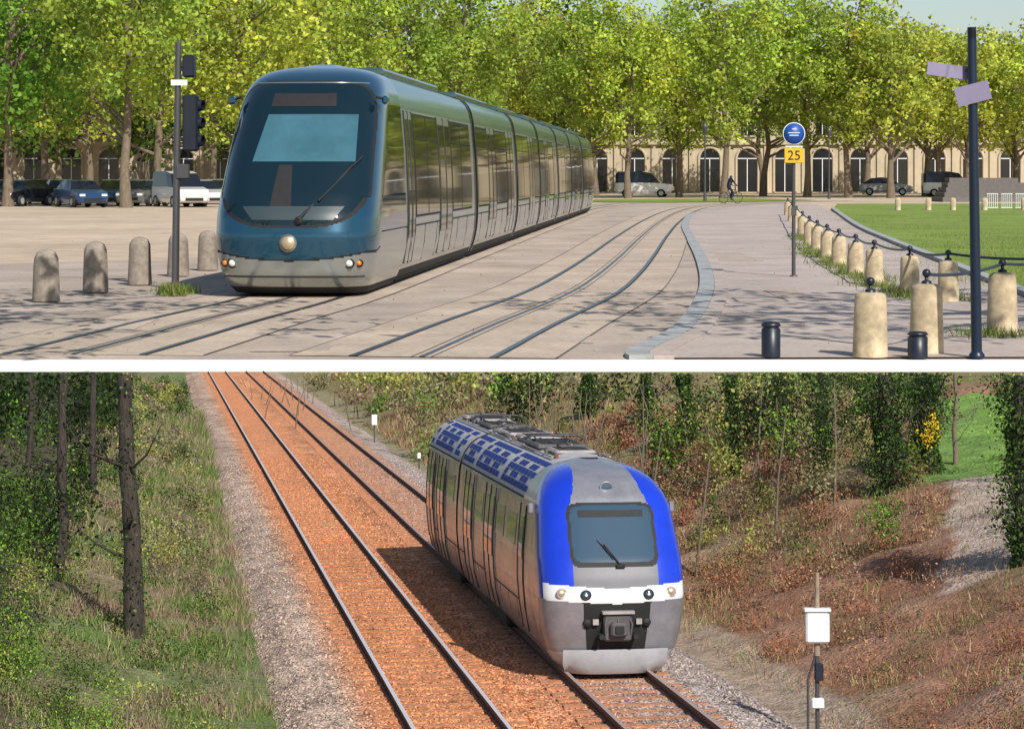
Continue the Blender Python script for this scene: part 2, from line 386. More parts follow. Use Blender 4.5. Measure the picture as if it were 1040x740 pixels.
for i,(a,b) in enumerate(mods):
    a2=a+(.0 if i==0 else .26); b2=b-.26
    extr(mb,prof2,a2,b2,bodymat)
    if i<len(mods)-1:
        extr(mb,[(w*.94,z*.985) for w,z in prof2],b-.27,b+.27,lambda x,z:'tdark')
        extr(mb,[(w+.012,z+.012) for w,z in prof2],b-.34,b-.26,lambda x,z:'tteal')
        extr(mb,[(w+.012,z+.012) for w,z in prof2],b+.26,b+.34,lambda x,z:'tteal')
    for side in(-1,1):
        Lm=b2-a2; 
        if i==0:
            segs=[('d',.25,1.15),('w',1.3,2.9),('w',3.0,4.6),('d',4.75,6.7),('w',6.85,8.4),('w',8.5,10.4)]
            segs=[(k_,p*Lm/11.2,q*Lm/11.2) for k_,p,q in segs]
        elif i%2==1:
            q=Lm/6; segs=[('w',.15,1.5*q-.05),('d',1.5*q+.05,2.6*q),('w',2.7*q,4.3*q),('d',4.4*q,5.5*q-.05)] if Lm>8 else [('w',.15,Lm-.15)]
        else:
            q=Lm/4; segs=[('w',.15,q-.05),('w',q+.05,2*q-.05),('d',2*q+.05,3*q),('w',3*q+.1,Lm-.15)]
        for k_,p,q in segs:
            if k_=='w':
                panel(wb,side,a2+p-.04,a2+q+.04,1.08,2.84,.008,'tdark')
                panel(wb,side,a2+p,a2+q,1.12,2.80,.016,'tglass2')
                panel(wb,side,a2+p+.02,a2+q-.02,2.40,2.42,.024,'tdark',2)
            else:
                m_=(p+q)/2
                for (pp,qq) in ((p,m_-.02),(m_+.02,q)):
                    panel(wb,side,a2+pp,a2+qq,.36,2.84,.010,'tsilver',7)
                    panel(wb,side,a2+pp+.1,a2+qq-.1,.75,2.72,.020,'tglass2',6)
                for q_ in (p-.03,m_-.015,q): panel(wb,side,a2+q_,a2+q_+.03,.34,2.86,.018,'tdark',6)
        panel(wb,side,a2+.02,b2-.02,.93,.955,.006,'tdark',2)
        for s_ in np.arange(a2+.9,b2,1.9): panel(wb,side,s_,s_+.018,.32,.93,.006,'tdark',3)
put('car_bodies',mb,None,parent=tram); put('side_windows_and_doors',wb,None,parent=tram)
mb=MB()
for i,(a,b) in enumerate(mods):
    mb.box((0,(a+b)/2,.14),(2.0,(b-a)-.6,.2),'tdark')
    mb.box((0,(a+b)/2,3.56),(1.2,(b-a)*.7,.16),'tgreen',bev=.05)
    for e in(a+1.0,b-1.0):
        for sd_ in(-.72,.72): mb.lathe([(.001,-.06),(.28,-.06),(.28,.06),(.001,.06)],(sd_,e,.28),'black',16,'x')
put('underframe_and_roof_gear',mb,None,parent=tram)
mb=MB()
def fs(t,z):
    s0=float(np.interp(z,zz,ss)); w=wat(z); D=float(np.interp(z,zz,DD)); c=min(1,abs(t)/w)**(1/.62); s=math.sqrt(max(0,1-c*c)); return s0+D*(1-s**.62)
for sg in(-1,1):
    for t_,k_,r_ in ((1.0,'amber',.04),(.87,'lens',.05),):
        sp=fs(t_,.50); mb.lathe([(.001,-.03),(r_*.7,-.025),(r_,0),(r_*1.25,.02),(r_*1.3,.06)],(sg*t_,sp-.01,.50),k_,16,'y')
        mb.lathe([(r_*1.3,-.015),(r_*1.55,.0),(r_*1.55,.06)],(sg*t_,sp-.005,.50),'tdark',16,'y')
sp=fs(0,.80); mb.lathe([(.001,-.03),(.08,-.03),(.09,-.01),(.115,-.01),(.115,.05)],(0,sp-.01,.80),'brass',20,'y')
mb.lathe([(.115,-.02),(.13,-.01),(.13,.05)],(0,sp-.01,.80),'tsilver',20,'y')
mb.tube([(.15,fs(.15,1.15)-.05,1.15),(.86,fs(.86,1.95)-.06,1.95)],[.025,.012],'black',6); mb.tube([(.42,fs(.42,1.5)-.09,1.42),(.98,fs(.95,2.1)-.09,2.08)],[.018,.014],'black',6)
mb.lathe([(.001,-.05),(.06,-.05),(.07,.05)],(.15,fs(.15,1.15),1.13),'black',12,'y')
mb.box((.08,fs(.08,1.32)-.01,1.26),(.05,.02,.04),'red')
mb.tube([(t_,fs(t_,.30)-.008,.30) for t_ in np.linspace(-1.05,1.05,21)],.012,'tdark',6)
mb.tube([(t_,fs(t_,3.22)-.004,3.22) for t_ in np.linspace(-.9,.9,21)],.010,'tsilver',6)
for sg in(-1,1):
    mb.box((sg*1.19,1.9,2.95),(.10,.2,.13),'tteal',bev=.03); mb.tube([(sg*1.05,1.85,3.0),(sg*1.19,1.9,2.96)],.02,'tdark')
put('lamps_wipers_and_emblem',mb,None,parent=tram)
def decal(name,z0,z1,tl,k,o=.012):
    mb=MB(); N_=18; V=[];Fs=[]; nzq=7
    for z in np.linspace(z0,z1,nzq):
        f=(z-z0)/(z1-z0)
        a,b=tl[0]+(tl[2]-tl[0])*f,tl[1]+(tl[3]-tl[1])*f
        for t_ in np.linspace(a,b,N_): V.append((t_,fs(t_,z)-o,z))
    for i in range(nzq-1):
        for j in range(N_-1): Fs.append((i*N_+j,i*N_+j+1,(i+1)*N_+j+1,(i+1)*N_+j))
    mb.add(V,Fs,k,True); put(name,mb,None,parent=tram)
decal('windscreen_reflection',2.0,2.72,(-.66,.88,-.52,.84),'reflblue')  # panel painted as the sky's reflection in the windscreen
decal('destination_display',2.84,3.05,(-.5,.5,-.48,.48),'tdark',.010)
decal('dashboard',1.14,1.34,(-.55,.65,-.72,.80),'dash',.006)
decal('driver_seat',1.34,1.95,(-.30,.02,-.24,-.04),'tdark',.006)

# ---------------- bollards
def stone_bollard(name,u,v,h,r,k,knob=False):
    x,y=GA(u,v); mb=MB()
    mb.lathe([(r*1.04,0),(r*1.03,.05),(r*.97,h*.5),(r*.92,h*.93),(r*.86,h*.97),(r*.6,h*1.0),(.001,h*1.01)] if knob else
             [(r*1.05,0),(r*1.0,h*.3),(r*.95,h*.68),(r*.9,h*.84),(r*.72,h*.94),(r*.4,h*.99),(.001,h*1.01)],(0,0,0),k,20)
    for i,(a,b,c) in enumerate(mb.v):
        q=1+.04*mn.noise((a*6+u,b*6,c*5)); mb.v[i]=(a*q,b*q,c)
    if knob:
        mb.lathe([(.055,h),(.05,h+.03),(.02,h+.04),(.02,h+.08)],(0,0,0),'blackmetal',12); mb.sphere((0,0,h+.11),.045,'blackmetal',12)
    put(name,mb,FA,(x,y,.02)); return (x,y,h+.10)
for u,v,h in ((47,307,.74),(97,298,.78),(142,290,.78),(181,281,.75),(211,275,.74)):
    stone_bollard('stone_bollard',u,v,h,.19,'oldstone')
row=[(800,219),(804,225),(809,232),(815,241),(822,249),(830,256),(840,263),(852,271),(869,280),(888,290),(924,300),(963,307)]
kn=[stone_bollard('stone_bollard',u,v,.58,.15,'stone',True) for u,v in row]
kn2=[stone_bollard('stone_bollard',u,v,h,.172,'stone',True) for u,v,h in ((884,364,.64),(941,360,.70),(1018,341,.70))]
def rail(a,b):
    mb=MB(); pts=[]
    for t in np.linspace(0,1,11):
        pts.append((a[0]+(b[0]-a[0])*t,a[1]+(b[1]-a[1])*t,a[2]+(b[2]-a[2])*t-.05*4*t*(1-t)))
    mb.tube(pts,.018,'navy',6); put('railing_bar',mb,FA,(0,0,.02))
for a,b in zip(kn[:-1],kn[1:]): rail(a,b)
xe=GA(1085,313); rail(kn[-1],(xe[0],xe[1],.68)); rail(kn2[1],kn2[2]); xe2=GA(1110,322); rail(kn2[2],(xe2[0],xe2[1],.78))
stone_bollard('stone_bollard',1085,313,.58,.155,'stone',True); stone_bollard('stone_bollard',1110,322,.70,.17,'stone',True)
def metal_bollard(u,v,h,r):
    x,y=GA(u,v); mb=MB(); mb.lathe([(r,0),(r,h*.8),(r*.85,h*.82),(r*.85,h*.86),(r*1.02,h*.88),(r*1.02,h*.93),(r*.8,h),(.001,h*1.02)],(0,0,0),'blackmetal',18); put('metal_bollard',mb,FA,(x,y,.02))
metal_bollard(783,364.5,.35,.095); metal_bollard(932,365.3,.26,.10)
x,y=GA(992,365); mb=MB(); mb.tube([(0,0,0),(-.05,0,3.28)],[.055,.045],'navy',12); mb.lathe([(.08,0),(.08,.03),(.055,.06)],(0,0,0),'navy',12)
mb.box((-.27,.06,2.85),(.44,.012,.13),'signback',ry=.12,rz=.12); mb.box((-.05,-.06,2.62),(.34,.012,.19),'signback',ry=-.25,rz=-.15)
mb.tube([(-.03,0,2.85),(-.1,.06,2.85)],.015,'greypole'); mb.tube([(-.03,0,2.62),(-.03,-.06,2.62)],.02,'greypole')
put('signpost',mb,FA,(x,y,.02))
x,y=GA(806,282); stop=bpy.data.objects.new('bus_stop_sign',None); scene.collection.objects.link(stop); stop.matrix_world=FA@Matrix.Translation((x,y,.02))
mb=MB(); mb.tube([(0,0,0),(0,0,2.62)],[.035,.028],'greypole',10); mb.lathe([(.07,0),(.07,.02),(.03,.03)],(0,0,0),'greypole',12); mb.box((0,-.03,1.15),(.09,.03,.16),'greypole')
put('post',mb,None,parent=stop)
mb=MB(); mb.lathe([(.001,-.02),(.185,-.02),(.185,.02),(.001,.02)],(0,-.04,2.52),'signblue',28,'y'); mb.lathe([(.186,-.024),(.198,-.024),(.198,.02),(.186,.02)],(0,-.04,2.52),'white',28,'y')
for zq,wq in((2.60,.07),(2.535,.2),(2.49,.16)): mb.box((0,-.064,zq),(wq,.004,.014),'white')
put('roundel',mb,None,parent=stop)
mb=MB(); mb.box((0,-.05,2.13),(.34,.04,.26),'yellow',bev=.01); mb.box((0,-.045,2.29),(.30,.03,.03),'white'); put('plate',mb,None,parent=stop)
tcv=bpy.data.curves.new('number','FONT'); tcv.body='25'; tcv.size=.24; tcv.align_x='CENTER'; tcv.align_y='CENTER'; tcv.extrude=.002; tcv.materials.append(M['navy'])
to=bpy.data.objects.new('number',tcv); scene.collection.objects.link(to); to.parent=stop; to.matrix_local=Matrix.Translation((0,-.075,2.13))@Matrix.Rotation(math.pi/2,4,'X')
x,y=GA(178,294); mb=MB(); mb.tube([(-.06,0,0),(0,0,.1),(.05,0,3.9)],[.075,.06,.05],'greypole',12)
mb.box((.22,0,3.52),(.19,.26,.36),'blackmetal',bev=.03); mb.box((.25,0,2.62),(.24,.26,.90),'blackmetal',bev=.03)
for z in(2.9,2.62,2.34): mb.tube([(.36,-.0,z),(.45,-.03,z)],[.10,.085],'blackmetal',14,False)
for z in(2.9,2.35,3.5): mb.tube([(.05,0,z),(.16,0,z)],.02,'greypole')
mb.box((.07,-.06,3.26),(.26,.02,.09),'white'); mb.box((.12,-.02,1.85),(.22,.10,.24),'greypole',bev=.02)
put('traffic_light',mb,FA,(x,y,.02))

def weeds(name,pts,n,size,frame,spread,cols,z=0.02,matk='straw'):
    C=[];K=[]
    for (x,y) in pts:
        c=np.zeros((n,3)); c[:,0]=x+rng.normal(0,spread,n); c[:,1]=y+rng.normal(0,spread,n); c[:,2]=z
        C.append(c); K.append(np.array(cols)[rng.integers(0,len(cols),n)]*rng.uniform(.7,1.3,(n,1)))
    C=np.concatenate(C);K=np.concatenate(K); S=rng.uniform(.5,1.3,len(C))*size
    put(name,leafmesh(name,C,S,K,matk,blade=True),frame)
gc=[(.12,.2,.03),(.2,.26,.04),(.08,.14,.02),(.25,.22,.1)]
weeds('weeds',[GA(178,301),GA(182,299),GA(174,297)],260,.14,FA,.13,gc)
pts=[]
for i in range(70):
    t=rng.uniform(0,1); k=rng.integers(3,len(row)-1); u=row[k][0]+(row[k+1][0]-row[k][0])*t; v=row[k][1]+(row[k+1][1]-row[k][1])*t
    pts.append(GA(u+rng.normal(0,5),v+rng.normal(0,1.0)))
pts+=[GA(1018+rng.normal(0,12),343+rng.normal(0,1)) for i in range(4)]
weeds('verge_grass',pts,110,.11,FA,.2,gc)
pts=[]
for i in range(160):
    v=rng.uniform(212,300); ue=np.interp(v,[212,230,246,268,300],[850,872,908,962,1042]); pts.append(GA(ue+rng.uniform(2,160),v))
weeds('lawn_tufts',pts,90,.07,FA,.9,gc,.03)
n=350; C=np.stack([rng.uniform(-14,9,n),rng.uniform(24,70,n),np.full(n,.035)],1)
put('fallen_leaves',leafmesh('fallen_leaves',C,rng.uniform(.01,.022,n),np.array([(.25,.2,.08),(.2,.15,.1),(.3,.3,.1)])[rng.integers(0,3,n)],'straw'),FA)

# ---------------- plane trees
def plane_mesh(seed,H,R,zc,rz,nsub,nl,size,col,sub=.5,low=2.5,limbs=14,tr=.28,cv=.4):
    global rng
    rng=np.random.default_rng(seed)
    tb=MB(); top=zc+rz*.5
    pts=[(0,0,-.1)]; x=y=0
    for i in range(1,8):
        x+=rng.normal(0,.12); y+=rng.normal(0,.12); pts.append((x,y,top*i/7))
    tb.tube(pts,[tr*1.3]+[tr*(1-.12*i) for i in range(1,8)],'bark',9)
    for i in range(limbs):
        z0=low+ (top-low)*rng.uniform(0,.8); p0=np.array([np.interp(z0,[q[2] for q in pts],[q[j] for q in pts]) for j in(0,1)]+[z0])
        a=rng.uniform(0,2*math.pi); L=R*rng.uniform(.5,.95); up=rng.uniform(.3,1.1) if rz>2 else .08
        p1=p0+np.array([math.cos(a)*L*.45,math.sin(a)*L*.45,L*.45*up]); p2=p0+np.array([math.cos(a+.2)*L,math.sin(a+.2)*L,L*up*1.15])
        tb.tube([tuple(p0),tuple(p1),tuple(p2)],[tr*.42,tr*.25,.03],'bark',6)
    C,S,K=clump((0,0,zc),(R,R,rz),nsub,nl,sub,size,col,cv,.35,.06)
    if rz<2: C[:,2]=np.maximum(C[:,2],zc-rz-.15)
    return tb.mesh('trunk'),leafmesh('crown',C,S,K,'leafA')
vars_=[plane_mesh(11+i,17,4.9,10.2+.3*i,6.4,190,44,.17,[(.42,.50,.07),(.36,.45,.065),(.47,.53,.08),(.30,.40,.06)][i],.42,cv=.5) for i in range(4)]
short=[plane_mesh(31+i,13,4.6,8.6,5.0,170,44,.17,[(.42,.50,.07),(.45,.50,.08)][i],.4,cv=.5) for i in range(2)]
dark=[plane_mesh(51+i,15,5.2,8.6,6.6,140,30,.28,(.07,.12,.02),.6) for i in range(2)]  # shade behind the front trees put into a darker leaf colour
rng=np.random.default_rng(99)
def tree(name,x,y,vm,rz,s):
    e=bpy.data.objects.new(name,None); scene.collection.objects.link(e); e.matrix_world=FA@Matrix.Translation((x,y,0))@Matrix.Rotation(rz,4,'Z')@Matrix.Scale(s,4)
    put('trunk',vm[0],None,parent=e); put('crown',vm[1],None,parent=e)
def at(u,y): return ((u-520)*y/F,y)
for u,y in ((128,124),(160,138),(48,150),(250,140),(330,150),(400,158),(470,165),(215,165),(90,172),(300,178),(-20,150)):
    tree('plane_tree',*at(u,y),vars_[rng.integers(0,4)],rng.uniform(0,6),rng.uniform(.92,1.08))
for u,y in ((540,178),(597,172),(638,168),(690,175),(735,170),(775,182),(820,176),(862,172)):
    tree('plane_tree',*at(u,y),vars_[rng.integers(0,4)],rng.uniform(0,6),rng.uniform(.84,.96))
for u,y in ((905,170),(940,180),(985,172),(1030,178),(1080,170)):
    tree('plane_tree',*at(u,y),short[rng.integers(0,2)],rng.uniform(0,6),rng.uniform(.91,.98))
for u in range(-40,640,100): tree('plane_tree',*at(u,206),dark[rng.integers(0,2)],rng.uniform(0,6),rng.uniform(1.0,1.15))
for u in range(520,860,85): tree('plane_tree',*at(u,rng.uniform(192,200)),vars_[rng.integers(0,4)],rng.uniform(0,6),.93)
for u in range(880,1100,75): tree('plane_tree',*at(u,rng.uniform(192,200)),short[rng.integers(0,2)],rng.uniform(0,6),1.0)
gt=plane_mesh(71,13,4.5,9.0,5.5,150,46,.18,(.18,.34,.045),.45); tree('lime_tree',*at(8,128),gt,0,1.0)
rng=np.random.default_rng(5)
# two trees that stand just beside the view and shade the foreground
nearv=plane_mesh(81,13,7.6,5.7,.95,95,34,.15,(.42,.48,.06),.38,low=4.6,limbs=9)
tree('plane_tree',-6.6,24.2,nearv,0.4,1.0)
nearv2=plane_mesh(82,13,6.2,6.6,1.6,60,34,.15,(.42,.48,.06),.4,low=4.8,limbs=9); tree('plane_tree',8.9,24.4,nearv2,2.4,1.0)

# ---------------- buildings
def facade(name,x0,x1,y,H,bay=3.4):
    e=bpy.data.objects.new(name,None); scene.collection.objects.link(e); e.matrix_world=FA@Matrix.Translation((0,y,0))
    mb=MB(); mb.box(((x0+x1)/2,5,H/2),(x1-x0,10,H),'facade'); put('walls',mb,None,parent=e)
    w=MB(); t=MB(); n=int((x1-x0)/bay)
    for i in range(n):
        cx=x0+bay*(i+.5)
        V=[(cx-.85,-.03,.1),(cx+.85,-.03,.1)]+[(cx+.85*math.cos(a),-.03,3.1+.85*math.sin(a)) for a in np.linspace(0,math.pi,11)]
        w.add(V,[tuple(range(len(V)))],'winglass')
        arc=[(cx+1.0,-.06,.1)]+[(cx+1.0*math.cos(a),-.06,3.1+1.0*math.sin(a)) for a in np.linspace(0,math.pi,13)]+[(cx-1.0,-.06,.1)]
        t.tube(arc,.13,'facade',6); t.box((cx,-.05,3.1),(1.7,.05,.08),'white'); t.box((cx,-.05,1.6),(.07,.05,3.0),'white')
        t.box((x0+bay*i,-.10,H/2),(.35,.2,H-.2),'facade')
        for zf,hh in ((5.2,2.3),(8.8,2.1)):
            w.box((cx,-.02,zf+hh/2),(1.15,.06,hh),'winglass'); t.box((cx,-.06,zf+hh+.12),(1.6,.16,.2),'facade'); t.box((cx,-.10,zf-.08),(1.5,.2,.13),'facade')
            t.box((cx,-.065,zf+hh/2),(.06,.03,hh-.02),'white')
            for sd_ in(-.68,.68): t.box((cx+sd_,-.04,zf+hh/2),(.16,.1,hh),'facade')
    for z in(4.5,8.2,H-.2): t.box(((x0+x1)/2,-.16,z),(x1-x0+.3,.36,.3),'facade')
    put('windows',w,None,parent=e); put('trim',t,None,parent=e)
    r=MB(); r.add([(x0,-.2,H),(x1,-.2,H),(x1,10.2,H),(x0,10.2,H),(x0+.5,4.5,H+1.6),(x1-.5,4.5,H+1.6),(x1-.5,5.5,H+1.6),(x0+.5,5.5,H+1.6)],[(0,1,5,4),(1,2,6,5),(2,3,7,6),(3,0,4,7),(4,5,6,7)],'slate')
    put('roof',r,None,parent=e)
facade('stone_townhouse_terrace',6,62,214,11.8)
facade('stone_townhouse_terrace',-62,-34,214,11.8); facade('stone_townhouse_terrace',-32,4,218,11.8)
mb=MB()
for i in range(5): mb.box((0,i*.5,.15+i*.3),(6.4-.5*i,4-i*.6,.3),'darkkerb')
put('stone_steps',mb,FA,(*at(1003,150),0))
mb=MB()
for i in range(9):
    for q in np.linspace(-.24,.24,6): mb.tube([(i*.7+q,0,.1),(i*.7+q,0,.8)],.015,'white',4)
    mb.tube([(i*.7-.28,0,.8),(i*.7+.28,0,.8)],.02,'white',4); mb.tube([(i*.7-.28,0,.12),(i*.7+.28,0,.12)],.02,'white',4)
put('crowd_barrier',mb,FA,(*at(1008,116),0))
for u in (912,943,968,1000,1040):
    x,y=GA(u,214); mb=MB(); mb.lathe([(.14,0),(.14,.5),(.1,.58),(.001,.6)],(0,0,0),'stone',12); put('stone_bollard',mb,FA,(x,y,.03))
for u,y in ((716,150),(842,165)):
    mb=MB(); mb.tube([(0,0,0),(0,0,.8),(0,0,4.2)],[.12,.06,.04],'greypole',8); mb.lathe([(.05,4.2),(.2,4.7),(.22,4.75),(.1,4.95),(.001,5.05)],(0,0,0),'greypole',8); put('street_lamp',mb,FA,(*at(u,y),0))

# ---------------- cyclist, far off on the edge of the lawn
def cyclist(x,y):
    e=bpy.data.objects.new('cyclist',None); scene.collection.objects.link(e); e.matrix_world=FA@Matrix.Translation((x,y,.02))@Matrix.Rotation(.5,4,'Z')
    mb=MB()
    for sx in(-.5,.5):
        pts=[(sx+.33*math.cos(a),0,.34+.33*math.sin(a)) for a in np.linspace(0,2*math.pi,17)]; mb.tube(pts,.02,'black',5,False)
    for a,b in(((-.5,0,.34),(-.15,0,.8)),((-.15,0,.8),(.35,0,.8)),((.35,0,.8),(0,0,.32)),((0,0,.32),(-.15,0,.8)),((0,0,.32),(-.5,0,.34)),((.5,0,.34),(.33,0,1.0)),((-.15,0,.8),(-.18,0,.92))): mb.tube([a,b],.02,'navy',5)
    mb.tube([(.33,-.25,1.02),(.33,.25,1.02)],.015,'black',5); put('bicycle',mb,None,parent=e)
    V=[(-.15,0,.98),(-.08,0,1.2),(0,0,1.42),(.03,0,1.52),(.06,0,1.66),(-.15,.1,.95),(.2,.12,.78),(.05,.12,.36),(.14,.12,.33),(-.15,-.1,.95),(.12,-.12,.6),(-.05,-.12,.24),(.05,-.12,.2),(0,.18,1.4),(.16,.22,1.16),(.33,.22,1.04),(0,-.18,1.4),(.16,-.22,1.16),(.33,-.22,1.04)]
    E=[(0,1),(1,2),(2,3),(3,4),(0,5),(5,6),(6,7),(7,8),(0,9),(9,10),(10,11),(11,12),(2,13),(13,14),(14,15),(2,16),(16,17),(17,18)]
    R=[.15,.14,.15,.06,.11,.09,.075,.05,.04,.09,.075,.05,.04,.06,.045,.035,.06,.045,.035]
    me=bpy.data.meshes.new('rider'); me.from_pydata(V,E,[]); o=put('rider',me,None,parent=e); me.materials.append(M['navy'])
    m=o.modifiers.new('Skin','SKIN'); 
    for i,r in enumerate(R): me.skin_vertices[0].data[i].radius=(r,r)
    me.skin_vertices[0].data[0].use_root=True; o.modifiers.new('Sub','SUBSURF').levels=1
try:
    cyclist(*at(742,140))
except Exception as ex: print('cyclist',ex)

# ---------------- parked cars
def car_mesh(col,van=False):
    mb=MB(); 
    if van: st=[(-2.1,.35,.75,.75,.80,.80),(-1.95,.25,.95,.95,.86,.84),(-1.2,.25,1.05,1.08,.88,.84),(-.55,.25,1.08,1.80,.9,.76),(.2,.25,1.08,1.92,.9,.78),(1.9,.25,1.08,1.90,.9,.78),(2.1,.3,1.05,1.75,.86,.76)]
    else: st=[(-2.1,.35,.62,.62,.76,.76),(-1.95,.22,.78,.78,.84,.80),(-1.0,.22,.92,.95,.88,.82),(-.35,.22,.94,1.40,.88,.64),(.3,.22,.95,1.46,.88,.66),(1.2,.22,.95,1.38,.88,.64),(1.85,.22,.93,.98,.85,.74),(2.1,.32,.85,.86,.78,.70)]
    V=[];n=8
    for x,zl,zb,zr,wb_,wr in st:
        V+=[(-wb_*.9,x,zl),(-wb_,x,zl+.2),(-wb_,x,zb),(-wr,x,zr),(wr,x,zr),(wb_,x,zb),(wb_,x,zl+.2),(wb_*.9,x,zl)]
    Fs=[];K=[]
    for i in range(len(st)-1):
        cab=max(st[i][3]-st[i][2],st[i+1][3]-st[i+1][2])>.2
        slope=abs(st[i+1][3]-st[i][3])>.25
        for j in range(n):
            jj=(j+1)%n; Fs.append((i*n+j,i*n+jj,(i+1)*n+jj,(i+1)*n+j))
            K.append('winglass' if cab and (j in(2,4) or (j==3 and slope)) else col)
    mb.add(V,Fs,K); mb.add(V[:n],[tuple(range(n))],col); mb.add(V[-n:],[tuple(range(n))],col)
    for sx in(-.84,.84):
        for sy in(-1.3,1.3):
            mb.lathe([(.001,-.11),(.31,-.11),(.31,.11),(.001,.11)],(sx,sy,.31),'black',14,'x')
            mb.tube([(sx+math.copysign(.115,sx),sy,.31),(sx+math.copysign(.12,sx),sy,.31)],.18,'car_silver',10)
    for sx in(-.6,.6): mb.box((sx,-2.06,.66),(.3,.12,.12),'lens'); mb.box((sx*1.1,2.07,.75),(.22,.1,.16),'red')
    mb.box((0,-2.1,.42),(1.0,.06,.16),'black'); mb.box((0,2.11,.5),(.5,.03,.11),'white')
    return mb.mesh('car')
cm={k:car_mesh(k) for k in('car_black','car_blue','car_grey','car_white','car_silver')}; van=car_mesh('car_white',True)
for u,y,k,r in ((2,132,'car_grey',.5),(22,130,'car_black',-.4),(62,134,'car_silver',.3),(82,126,'car_blue',.5),(116,132,'car_blue',.2),(145,130,'car_grey',-.2),(203,128,'car_white',.6),(45,140,'car_black',.2),(222,139,'car_silver',.2),(175,140,'car_silver',.3),(560,186,'car_grey',1.2),(900,190,'car_silver',1.4)):
    x_,y_=at(u,y); put('parked_car',cm[k],FA,(x_,y_,0),r)
put('parked_van',van,FA,(*at(183,127),0),.5); put('parked_van',van,FA,(*at(655,176),0),1.4); put('parked_van',van,FA,(*at(965,180),0),1.5)

# ================================================================== PART B : the railway cutting
def hterr(u,y):
    r=np.clip((u-6.0)/9.0,0,1); r=r*r*(3-2*r)*2.6
    r2=np.clip((u-15)/25,0,1)*2.0
    l=np.clip((-u-3.0)/9,0,1); l=l*l*(3-2*l)*1.6
    return -.32+.12*np.clip((np.abs(u-1.65)-4.3)/1.5,0,1)+r+r2+l
us=np.concatenate([np.linspace(-75,-14,40),np.linspace(-13.6,30,160),np.linspace(30.6,115,50)]); nu=len(us)
ysb=np.concatenate([np.linspace(16,90,190),np.linspace(90.6,220.7,110)]); ny=len(ysb)
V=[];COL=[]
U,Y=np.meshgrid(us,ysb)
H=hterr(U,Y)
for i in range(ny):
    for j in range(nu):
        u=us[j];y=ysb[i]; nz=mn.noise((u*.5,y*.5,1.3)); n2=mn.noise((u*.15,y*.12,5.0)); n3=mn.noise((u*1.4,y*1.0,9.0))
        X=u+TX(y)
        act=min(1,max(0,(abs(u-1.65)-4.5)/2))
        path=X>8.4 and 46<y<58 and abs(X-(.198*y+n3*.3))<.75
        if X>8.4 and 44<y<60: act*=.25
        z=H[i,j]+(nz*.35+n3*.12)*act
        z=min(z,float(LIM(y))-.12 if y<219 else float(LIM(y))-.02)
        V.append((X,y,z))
        if u>4:
            a=np.array((.28,.13,.075)); b=np.array((.12,.15,.04)); c=np.array((.34,.25,.175))
            t=min(1,max(0,.45+n2*1.6)); col=a*(1-t*.6)+b*t*.6
            t2=min(1,max(0,nz*1.5)); col=col*(1-t2*.5)+c*t2*.5
            if u<7: col=c*.95+np.array((.03,.03,.03))
            if y>95: col=col*.5+np.array((.20,.21,.06))*.5
            if 10<X<18 and abs(X-(.1945*y+.2+n3*.4))<1.6 and 58<y+n3<86: col=np.array((.16,.28,.05))
            elif path: col=np.array((.48,.37,.30))
        else:
            a=np.array((.19,.15,.08)); b=np.array((.11,.17,.035)); c=np.array((.27,.21,.14))
            t=min(1,max(0,.5+n2*1.8)); col=a*(1-t)+b*t
            t2=min(1,max(0,nz*1.5)); col=col*(1-t2*.5)+c*t2*.5
            if u<-7: col=col*.35  # tree shade of the left wood put into the soil colour
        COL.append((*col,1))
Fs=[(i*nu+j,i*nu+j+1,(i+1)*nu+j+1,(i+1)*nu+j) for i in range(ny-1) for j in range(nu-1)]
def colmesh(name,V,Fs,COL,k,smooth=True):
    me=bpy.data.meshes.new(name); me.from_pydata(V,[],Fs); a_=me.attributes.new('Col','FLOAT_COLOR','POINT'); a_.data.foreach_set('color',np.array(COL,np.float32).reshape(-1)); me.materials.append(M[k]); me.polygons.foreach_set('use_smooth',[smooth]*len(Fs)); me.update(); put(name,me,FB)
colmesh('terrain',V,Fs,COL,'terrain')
ub=[-2.9,-2.2,-1.7,-1.35,-1.0,-.4,0,.4,1.0,1.4,1.8,2.2,2.6,3.3,4.0,4.6,5.2,6.1]
hb=[-.38,-.06,0,0,0,0,0,0,0,-.02,-.03,-.02,0,0,0,0,-.06,-.38]
gy=np.array((.46,.35,.28)); orr=np.array((.68,.30,.14)); gr=np.array((.38,.32,.29)); org2=np.array((.60,.28,.15))
cb=[gy,gy,gy*1.05,gy*.5+orr*.5,orr,orr,orr,orr,orr,orr*.95,org2,org2,org2*.6+gr*.4,gr*.8+org2*.2,gr,gr*1.05,gr*1.1,gr*.9]
yb=np.linspace(16,219.5,420); V=[];COL=[]
for y in yb:
    far=np.clip((y-60)/120,0,1); lm=float(LIM(y))-.06
    for u,h,c in zip(ub,hb,cb):
        V.append((u+TX(y)+.08*mn.noise((u*3,y*1.2,0)),y,min(lm,.0+h+.02*mn.noise((u*4,y*2,3)))))
        q=mn.noise((u*.8,y*.12,7)); q2=mn.noise((u*2.2,y*.5,17)); c=c*(1-.15*far)+np.array((.52,.26,.15))*.25*far; c=c*(1+.35*q+.25*q2); COL.append((*c,1))
n=len(ub); Fs=[(i*n+j,i*n+j+1,(i+1)*n+j+1,(i+1)*n+j) for i in range(len(yb)-1) for j in range(n-1)]
colmesh('railway_ballast',V,Fs,COL,'ballast',False)
n=60000; y=34+66*rng.uniform(0,1,n)**1.5; u=rng.uniform(-2.7,5.8,n); C=np.stack([u+TX(y),y,np.interp(u,ub,hb)+.012],1)
